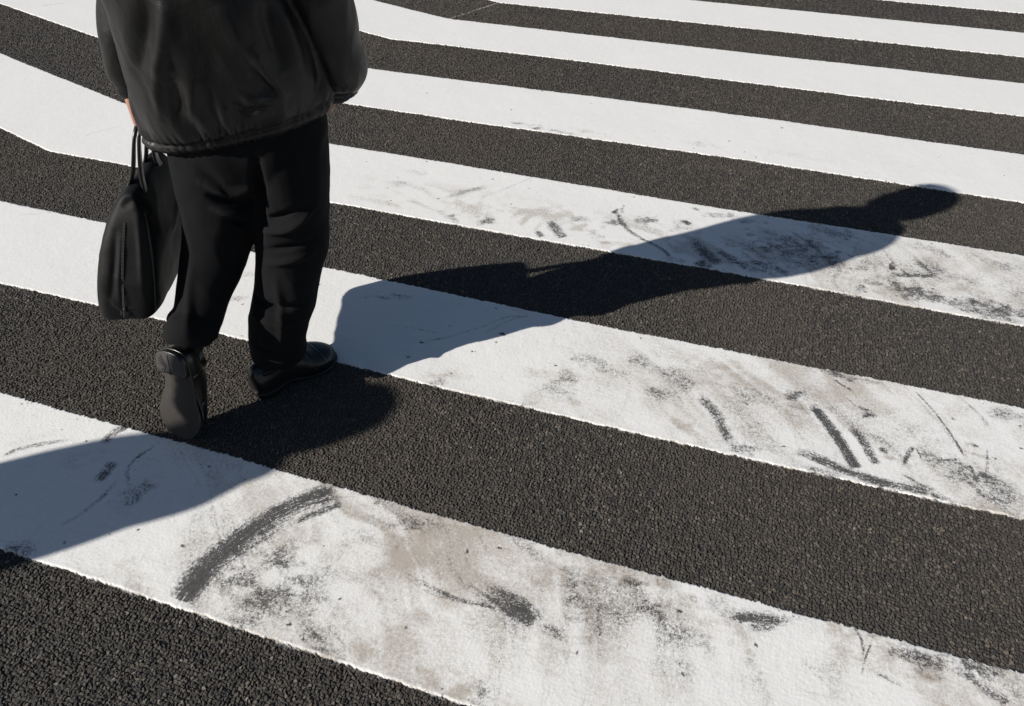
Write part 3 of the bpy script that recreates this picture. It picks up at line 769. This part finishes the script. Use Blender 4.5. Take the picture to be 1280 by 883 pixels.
def build_person(C, heading, pose, label, cloth=None, fine=True, origin_z=0, lines_j=(), lines_t=()):
    """pose: joints in (lateral, forward, z)"""
    fr = Frame(C, heading); origin = Vector((C[0], C[1], 0))
    root = bpy.data.objects.new('person', None); link(root); root.location = origin; root.empty_display_size = .1
    tag(root, label, 'person')
    P = pose; tw = P.get('twist', 0)
    def X(v):
        a = math.radians(tw)*float(ss(1.04, 1.36, np.array(v[2]))); c, q = math.cos(a), math.sin(a)
        return fr.rel((v[0]*c-v[1]*q, v[0]*q+v[1]*c, v[2]))
    jm = cloth or M['jacket']
    vx = .007 if fine else .012
    # ---- body
    S = Soup(); hx, hy, hz = P['head']       # centre of the skull
    S.loft([(hx, hy-.012, hz+.118, .012, .014), (hx, hy-.010, hz+.112, .040, .050), (hx, hy-.008, hz+.088, .064, .083), (hx, hy-.004, hz+.045, .076, .097), (hx, hy, hz, .077, .097), (hx, hy+.006, hz-.04, .070, .088),
            (hx, hy+.020, hz-.075, .058, .072), (hx, hy+.034, hz-.105, .042, .050), (hx, hy+.040, hz-.118, .022, .028)], n=32)
    S.ball((hx, hy+.098, hz-.022), .013, .017, .022); S.ball((hx, hy+.106, hz-.034), .017, .013, .010)           # nose
    for s_ in (-1, 1):
        S.ball((hx+s_*.079, hy-.008, hz-.012), .009, .018, .032)                                             # ears
        S.ball((hx+s_*.033, hy+.082, hz+.020), .024, .012, .008)                                             # brows
        S.ball((hx+s_*.036, hy+.070, hz-.035), .022, .018, .016)                                             # cheeks
    S.ball((hx, hy+.083, hz-.066), .024, .010, .006); S.ball((hx, hy+.081, hz-.076), .020, .010, .006)           # lips
    S.ball((hx, hy+.070, hz-.103), .022, .016, .014)
    nx, ny, nz = P['neck']
    S.limb([(nx, ny-.01, nz-.08, .065, .060), (nx, ny, nz, .052, .052), (hx, hy-.015, hz-.06, .050, .052)], n=24)
    cx, cy, cz = P['chest']; px, py, pz = P['pelvis']
    S.loft([(px, py, pz-.08, .145, .10), (px, py, pz, .16, .11), ((px+cx)/2, (py+cy)/2, (pz+cz)/2, .14, .10), (cx, cy, cz, .165, .105), (cx, cy, cz+.12, .17, .085), (nx, ny-.01, nz-.04, .07, .06)], n=32)
    for sd in ('L', 'R'):
        sgn = -1 if sd == 'L' else 1
        a, b, c = P['arm'+sd]
        S.limb([(*a, .046, .050), (*[(a[i]+b[i])/2 for i in range(3)], .040, .042), (*b, .034, .035), (*[(c[i]*.45+b[i]*.55) for i in range(3)], .032, .033), (*c, .025, .021)], n=18)
        h = P['hand'+sd]; hand(S, c, h['d'], sgn*h.get('flip', 1), h['grip'], h['palm'])
        a, b, c = P['leg'+sd]
        S.limb([(*a, .080, .080), (*[(a[i]+b[i])/2 for i in range(3)], .070, .072), (*b, .052, .054), (*[(b[i]*.65+c[i]*.35) for i in range(3)], .052, .054), (*c, .034, .038)], n=20)
    body = bake('body', S, M['skin'], root, voxel=.0035 if fine else .006, smooth=2, xf=X)
    for s_ in (-1, 1):
        S = Soup().ball((hx+s_*.031, hy+.079, hz+.002), .012, .012, .010); bake('eye', S, M['eye'], root, xf=X)
    S = Soup()
    S.loft([(hx, hy-.014, hz+.137, .010, .012), (hx, hy-.014, hz+.131, .050, .060), (hx, hy-.014, hz+.104, .080, .100), (hx, hy-.016, hz+.055, .092, .112), (hx, hy-.026, hz+.010, .096, .104), (hx, hy-.040, hz-.040, .084, .082), (hx, hy-.056, hz-.075, .055, .040)], n=32)
    hr = bake('hair', S, M['hair'], root, voxel=.005, smooth=3, xf=X); wrinkle(hr, .004, (60, 60, 20), 5)
    # ---- jacket with sleeves
    S = Soup(); jr = P['jacket']
    S.loft(jr, n=64, sub=8, ex=2.25)
    for sd in ('L', 'R'):
        S.limb(P['sleeve'+sd], n=32, sub=7)
    jk = bake('jacket', S, jm, root, voxel=.005 if fine else vx, smooth=5, xf=X)
    # gathers of the elastic hem
    V, N = getv(jk); lat = V@np.array(fr.R); fwd = V@np.array(fr.F)
    j0 = jr[0]; zrel = V[:, 2]-(j0[2]+j0[5]*lat+j0[6]*fwd)
    th = np.arctan2(fwd-j0[1], lat-j0[0])
    inner = np.hypot((lat-j0[0])/(j0[3]+.05), (fwd-j0[1])/(j0[4]+.05)) < 1.12
    ph = th*52+4.0*np.sin(th*5+1)+2.2*np.sin(th*11)+1.2*np.sin(th*23)
    am = .5+.5*np.sin(th*3.3+.6)
    ga = np.sin(ph)*(.0040*np.exp(-((zrel-.046)/.020)**2)+.0022*np.exp(-((zrel-.014)/.02)**2))*(.4+.6*am)
    ga -= .0065*np.exp(-((zrel-.036)/.0065)**2)                     # seam between body and waistband
    low = np.sin(th*13+2.3*np.sin(th*4))*.0055*np.exp(-((zrel-.09)/.05)**2)
    V = V+N*((ga+low)*inner)[:, None]; setv(jk, V)
    wrinkle(jk, .0032, (7, 7, 3.0), 2, .0010, 22); wrinkle(jk, .0026, (15, 15, 8), 12)
    if lines_j: folds(jk, lines_j, origin, 1.15)
    S = Soup(); S.limb([(nx, ny-.012, nz-.050, .064, .062), (nx, ny-.006, nz-.012, .057, .057)], n=32, round_ends=False)
    bake('collar', S, jm, root, voxel=.006, smooth=2, xf=X)
    # ---- trousers
    S = Soup(); S.loft(P['seat'], n=48, sub=6, ex=2.2)
    for sd in ('L', 'R'): S.limb(P['trouser'+sd], n=36, sub=8, ex=2.1, round_ends=False)
    tr = bake('trousers', S, M['trousers'], root, voxel=.0055 if fine else .011, smooth=6, xf=X)
    wrinkle(tr, .0050, (9, 9, 4), 9, .0020, 22)
    if lines_t: folds(tr, lines_t, origin, 2.6)
    for sd in ('L', 'R'):
        a, b, c = P['leg'+sd]
        k = Vector(c)+(Vector(b)-Vector(c)).normalized()*.12
        S = Soup(); S.limb([(*k, .040, .043), (*c, .036, .042), (*P['sock'+sd], .034, .045)], n=20)
        bake('sock', S, M['sock'], root, voxel=.005, smooth=1, xf=X)
        f = P['foot'+sd]
        sh = bpy.data.objects.new('shoe', None); link(sh, root); sh.empty_display_size = .05
        shoe(sh, fr, f['heel'], f['toe'], f['up'], sd == 'R', origin, f.get('wf', 1.2), f.get('hf', 1.12))
    return root, fr

# ---- the walking man
C1 = (-1.185, .875); H1 = 112
fr = Frame(C1, H1); L_ = fr.loc
def LP(px, py, z): return L_(at(px, py, z))
lk = (-1.335, .775, .475); rk = (-1.135, .885, .475)
lheel = at(208, 441, .295); ltoe = at(231, 551, .016)
rheel = at(319, 494, .0); rtoe = at(414, 440, .006)
_fh = Vector((math.cos(math.radians(86)), math.sin(math.radians(86)), 0)); l_ank = tuple(lheel+_fh*.088+Vector((0, 0, -.035))); r_ank = (rheel.x*.76+rtoe.x*.24, rheel.y*.76+rtoe.y*.24, .09)
hL = at(163, 112, .905)
wL = L_(hL)
pose = dict(twist=-24,
 head=(.0, .022, 1.552), neck=(0, .008, 1.435), chest=(0, .0, 1.22), pelvis=(0, 0, .92),
 armL=[(-.16, -.005, 1.33), (-.205, .03, 1.115), wL],
 armR=[(.17, -.005, 1.33), (.255, -.05, 1.09), (.235, .045, .92)],
 handL=dict(d=(-.05, .12, -1), grip=1.5, palm=(1, 0, 0), flip=-1), handR=dict(d=(-.4, .5, -.8), grip=.5, palm=(-1, -.3, 0), flip=1),
 legL=[L_((-1.262, .855, .88)), L_(lk), L_(l_ank)], legR=[L_((-1.105, .915, .88)), L_(rk), L_(r_ank)],
 sockL=L_(lheel+_fh*.05+Vector((0, 0, -.055))), sockR=L_((r_ank[0], r_ank[1], .05)),
 # lateral, forward, z, half width, half depth, rise per lateral, rise per forward
 jacket=[(-.016, .0, .822, .218, .128, .16, .0), (-.016, .0, .838, .238, .148, .16, .0), (-.008, .0, .870, .241, .160, .14, .0), (-.002, -.008, .92, .242, .168, .09, 0), (.006, -.018, 1.02, .232, .182, .02, 0), (.008, -.024, 1.13, .218, .194, 0, 0),
         (0.004, -.032, 1.24, .206, .180, 0, 0), (0.012, -.028, 1.32, .165, .138, 0, 0), (0, -.010, 1.375, .118, .100, 0, 0), (0, -.002, 1.41, .074, .074, 0, 0), (0, .0, 1.425, .058, .058, 0, 0)],
 sleeveL=[(-.112, -.005, 1.29, .055, .070), (-.160, .01, 1.20, .060, .070), (-.207, .03, 1.115, .060, .068)]+[(*[a*(1-t)+b*t for a, b in zip((-.207, .03, 1.115), wL)], r, r*1.08) for t, r in ((.45, .055), (.75, .049), (.90, .040), (.96, .030))],
 sleeveR=[(.150, -.005, 1.325, .068, .078), (.215, -.02, 1.235, .070, .078), (.250, -.045, 1.13, .070, .076), (.254, -.04, 1.03, .060, .070), (.262, -.005, .955, .056, .058), (.236, .03, .902, .040, .042)],
 seat=[(0, .0, .66, .10, .09), (0, .0, .71, .160, .120), (0, .0, .80, .195, .140), (0, 0, .92, .185, .130), (0, 0, .98, .16, .11)],
 trouserL=[(*L_((-1.270, .85, .86)), .108, .125), (*L_((-1.280, .835, .70)), .110, .12), (*L_((-1.298, .812, .57)), .100, .108), (*L_((-1.322, .785, .475)), .086, .096), (*L_((-1.340, .725, .385)), .073, .086), (*L_((-1.352, .662, .31)), .066, .078), (*L_(lheel+_fh*.095+Vector((0, 0, .006))), .060, .070), (*L_(lheel+_fh*.078+Vector((0, 0, -.020))), .062, .070)],
 trouserR=[(*L_((-1.100, .915, .86)), .100, .125), (*L_((-1.112, .903, .70)), .106, .12), (*L_((-1.128, .893, .57)), .105, .108), (*L_((-1.137, .880, .47)), .098, .100), (*L_((-1.165, .850, .34)), .090, .098), (*L_((-1.197, .812, .22)), .084, .096), (*L_((-1.208, .792, .155)), .082, .100), (*L_((-1.211, .787, .112)), .082, .103)],
 footL=dict(wf=1.42, heel=lheel, toe=ltoe, up=(math.cos(math.radians(86)), math.sin(math.radians(86)), .10)), footR=dict(wf=1.36, hf=1.32, heel=rheel, toe=rtoe, up=(0, 0, 1)),
)
LJ = [([(215, 100), (222, 122), (226, 148)], .014, -.010), ([(236, 95), (240, 122), (238, 150)], .016, .007),
      ([(318, 62), (334, 92), (357, 118)], .010, .010), ([(300, 62), (318, 96), (345, 124)], .014, -.009), ([(300, 118), (322, 130), (350, 122)], .010, .007),
      ([(185, 0), (182, 45), (172, 90)], .022, -.012), ([(205, 0), (200, 50), (190, 100)], .022, .009), ([(270, 0), (300, 50), (322, 100)], .024, .010),
      ([(330, 0), (340, 45), (356, 95)], .018, -.012), ([(352, 10), (365, 50), (378, 90)], .016, .007), ([(230, 0), (255, 50), (262, 110)], .03, -.006),
      ([(285, 130), (310, 140), (335, 130)], .008, -.006), ([(395, 60), (400, 100), (392, 130)], .014, -.006), ([(205, 60), (195, 110), (200, 150)], .012, .005)]
LT = [([(252, 228), (285, 238), (318, 236)], .010, .009), ([(262, 246), (290, 254), (320, 250)], .008, -.008), ([(268, 262), (292, 266), (318, 262)], .009, .008), ([(285, 276), (305, 280), (320, 276)], .007, -.006),
      ([(330, 290), (362, 284), (390, 262)], .010, .009), ([(328, 276), (350, 272), (372, 262)], .010, -.007), ([(332, 312), (360, 310), (392, 300)], .009, -.006), ([(334, 330), (362, 326), (390, 316)], .010, .006),
      ([(320, 200), (324, 240), (324, 300)], .012, -.012), ([(345, 350), (352, 400), (350, 440)], .012, .004), ([(240, 330), (236, 380), (232, 420)], .012, .004), ([(320, 372), (345, 385), (380, 380)], .012, -.007), ([(318, 395), (345, 405), (382, 398)], .010, .006),
      ([(318, 430), (350, 442), (384, 436)], .010, -.006)]
man, fr1 = build_person(C1, H1, pose, 'man in black jacket and baggy trousers walking away, left foot lifted, right hand in pocket', lines_j=LJ, lines_t=LT)

# ---- the briefcase in his left hand
def make_bag():
    nb = at(157, 396, .36); hd = math.radians(110); F = Vector((math.cos(hd), math.sin(hd), 0)); R = Vector((F.y, -F.x, 0))
    c = nb+F*.185; c.z = 0; org = Vector((c.x, c.y, .35))
    root = bpy.data.objects.new('briefcase', None); link(root); root.location = org; root.empty_display_size = .1
    tag(root, 'soft black zipped briefcase held by its handles in the left hand', 'briefcase')
    lean = .25      # top leans towards the leg
    def X(v): return R*(v[0]+lean*v[2])+F*(v[1]+.10*v[2])+Vector((0, 0, v[2]))
    prof = [(0.0, .062, .180), (.004, .072, .188), (.016, .079, .193), (.06, .081, .194), (.12, .078, .188), (.18, .069, .172), (.235, .053, .150), (.268, .036, .132), (.288, .020, .120), (.295, .009, .112)]
    prof = [(z*1.12, a, b) for z, a, b in prof]
    S = Soup(); S.loft([(0, 0, z, a, b) for z, a, b in prof], n=120, sub=5, ex=6.0)
    body = bake('bag_body', S, M['bag'], root, voxel=.004, smooth=4, xf=X)
    wrinkle(body, .0045, (8, 8, 7), 4, .0012, 26)
    folds(body, [([(145, 290), (142, 340), (138, 380)], .008, -.005), ([(150, 260), (170, 250), (185, 262)], .010, -.006), ([(172, 270), (176, 320), (178, 370)], .007, .004), ([(135, 372), (150, 384), (170, 388)], .008, .004), ([(150, 300), (148, 350), (150, 385)], .007, .004), ([(215, 210), (222, 250), (215, 290)], .012, .006)], org)
    # seams and piping round the near end, zip down its middle
    def face_y(z): return -np.interp(z, [p[0] for p in prof], [p[2] for p in prof])
    def half(z): return float(np.interp(z, [p[0] for p in prof], [p[1] for p in prof]))
    for s_ in (-1, 1):
        for e_ in (-1, 1):
            S = Soup(); rows = []
            for z in (.012, .03, .07, .12, .18, .24, .28):
                a = half(z); rows.append((s_*a*.925, e_*(-face_y(z))*.89, z, .0036, .0036))
            S.limb(rows, ref=(0, 1, 0), n=10); bake('piping', S, M['piping'], root, xf=X)
        S = Soup(); S.limb([(s_*.068, y, .010, .003, .003) for y in (-.165, -.08, 0, .08, .165)], ref=(0, 0, 1), n=8); bake('piping', S, M['piping'], root, xf=X)
    zp = bpy.data.objects.new('zipper', None); link(zp, root); zp.empty_display_size = .02
    for s_ in (-1, 1):
        S = Soup(); S.limb([(s_*.0085, face_y(z)+.000, z, .0045, .0016) for z in (.022, .06, .12, .18, .24, .272)], ref=(0, 1, 0), n=8); bake('tape', S, M['piping'], zp, xf=X)
    S = Soup(); z = .024
    while z < .272:
        for s_ in (-1, 1):
            y = face_y(z)-.004; a = s_*.0016; S.rings([[(a-.0016, y-.001, z), (a+.0016, y-.001, z), (a+.0016, y+.001, z), (a-.0016, y+.001, z)], [(a-.0016, y-.001, z+.0016), (a+.0016, y-.001, z+.0016), (a+.0016, y+.001, z+.0016), (a-.0016, y+.001, z+.0016)]])
        z += .0034
    bake('teeth', S, M['zip'], zp, xf=X)
    S = Soup(); S.limb([(.001, face_y(.03)-.007, .045, .004, .0015), (.002, face_y(.03)-.008, .020, .0045, .0012)], ref=(0, 1, 0), n=10); bake('zip_pull', S, M['zip'], zp, xf=X)
    # two handles that meet in the hand
    hp = hL+Vector((0, 0, -.085)); top = (hp-org)
    inv = lambda v: (v.dot(R)-lean*v.z, v.dot(F)-.10*v.z, v.z)
    t = inv(top)
    for s_ in (-1, 1):
        S = Soup(); a = .060
        rows = [(s_*.058, -.075, .205, .012, .0030), (s_*.050, -.075, .245, .012, .0030), (s_*.034, -.070, .290, .0120, .0035), (t[0]*.5+s_*.012, -.055+t[1]*.35, .35, .0120, .0045), (t[0]+s_*.006, t[1]-.045, t[2]-.025, .008, .004), (t[0]+s_*.005, t[1]-.02, t[2], .0075, .006),
                (t[0]+s_*.005, t[1]+.02, t[2], .0075, .006), (t[0]+s_*.006, t[1]+.045, t[2]-.025, .008, .004), (t[0]*.5+s_*.012, .055+t[1]*.35, .35, .0120, .0045), (s_*.034, .070, .290, .0120, .0035), (s_*.050, .075, .245, .012, .0030), (s_*.058, .075, .205, .012, .0030)]
        S.limb(rows, ref=(1, 0, 0), n=16, sub=6, ex=3); h = bake('handle', S, M['piping'], root, xf=X)
        for y in (-.075, .075):
            S = Soup(); S.limb([(s_*.056, y-.012, .220, .0016, .0016), (s_*.056, y+.012, .220, .0016, .0016), (s_*.050, y+.012, .246, .0016, .0016), (s_*.050, y-.012, .246, .0016, .0016), (s_*.056, y-.012, .220, .0016, .0016)], ref=(.3, .1, 1), n=8, sub=1, round_ends=False); bake('buckle', S, M['zip'], h, xf=X)
    return root
make_bag()

# ---- the other pedestrian, out of the frame, whose shadow lies on the nearest stripe
C2 = (-2.90-.117, -.99-.065); H2 = 98
f2 = Frame(C2, H2)
def S2(p): return (p[0], p[1], p[2])
def W2(p): v = f2.c+f2.rel(p); return Vector((v.x, v.y, p[2]))
pose2 = dict(
 head=(0, .03, 1.585), neck=(0, .005, 1.47), chest=(0, 0, 1.22), pelvis=(0, 0, .92),
 armL=[(-.19, 0, 1.38), (-.25, -.05, 1.12), (-.25, .05, .88)], armR=[(.19, 0, 1.38), (.25, .02, 1.12), (.24, .14, .90)],
 handL=dict(d=(0, .15, -1), grip=.45, palm=(1, 0, 0), flip=-1), handR=dict(d=(0, .25, -1), grip=.45, palm=(-1, 0, 0), flip=1),
 legL=[(-.09, 0, .88), (-.095, .07, .48), (-.10, .08, .09)], legR=[(.09, 0, .88), (.09, .03, .48), (.09, -.14, .11)],
 sockL=(-.10, .09, .05), sockR=(.09, -.13, .06),
 jacket=[(0, 0, .80, .190, .125, 0, 0), (0, 0, .82, .222, .148, 0, 0), (0, 0, .88, .235, .155, 0, 0), (0, 0, 1.0, .235, .160, 0, 0), (0, 0, 1.15, .232, .158, 0, 0), (0, 0, 1.28, .215, .140, 0, 0), (0, 0, 1.36, .185, .112, 0, 0), (0, 0, 1.42, .120, .085, 0, 0), (0, 0, 1.455, .075, .07, 0, 0), (0, 0, 1.48, .07, .07, 0, 0)],
 sleeveL=[(-.145, 0, 1.355, .068, .072), (-.225, -.03, 1.24, .068, .074), (-.25, -.045, 1.11, .060, .064), (-.252, .0, 1.0, .052, .056), (-.25, .045, .90, .040, .044)],
 sleeveR=[(.145, 0, 1.355, .068, .072), (.225, .01, 1.24, .068, .074), (.25, .025, 1.11, .060, .064), (.248, .08, 1.0, .052, .056), (.24, .13, .915, .040, .044)],
 seat=[(0, 0, .72, .10, .09), (0, 0, .76, .15, .12), (0, 0, .84, .175, .13), (0, 0, .96, .165, .115)],
 trouserL=[(-.09, 0, .86, .095, .12), (-.095, .03, .67, .092, .11), (-.095, .07, .48, .080, .092), (-.098, .08, .28, .072, .085), (-.10, .08, .09, .074, .092)],
 trouserR=[(.09, 0, .86, .095, .12), (.09, .02, .67, .092, .11), (.09, .03, .48, .080, .092), (.09, -.06, .28, .072, .085), (.09, -.13, .12, .074, .09)],
 footL=dict(heel=W2((-.10, .02, 0)), toe=W2((-.11, .30, .004)), up=(0, 0, 1)), footR=dict(heel=W2((.09, -.19, .035)), toe=W2((.10, .085, .004)), up=(0, 0, 1)),
)
build_person(C2, H2, pose2, 'pedestrian just outside the left edge whose shadow falls across the nearest stripe', fine=False)
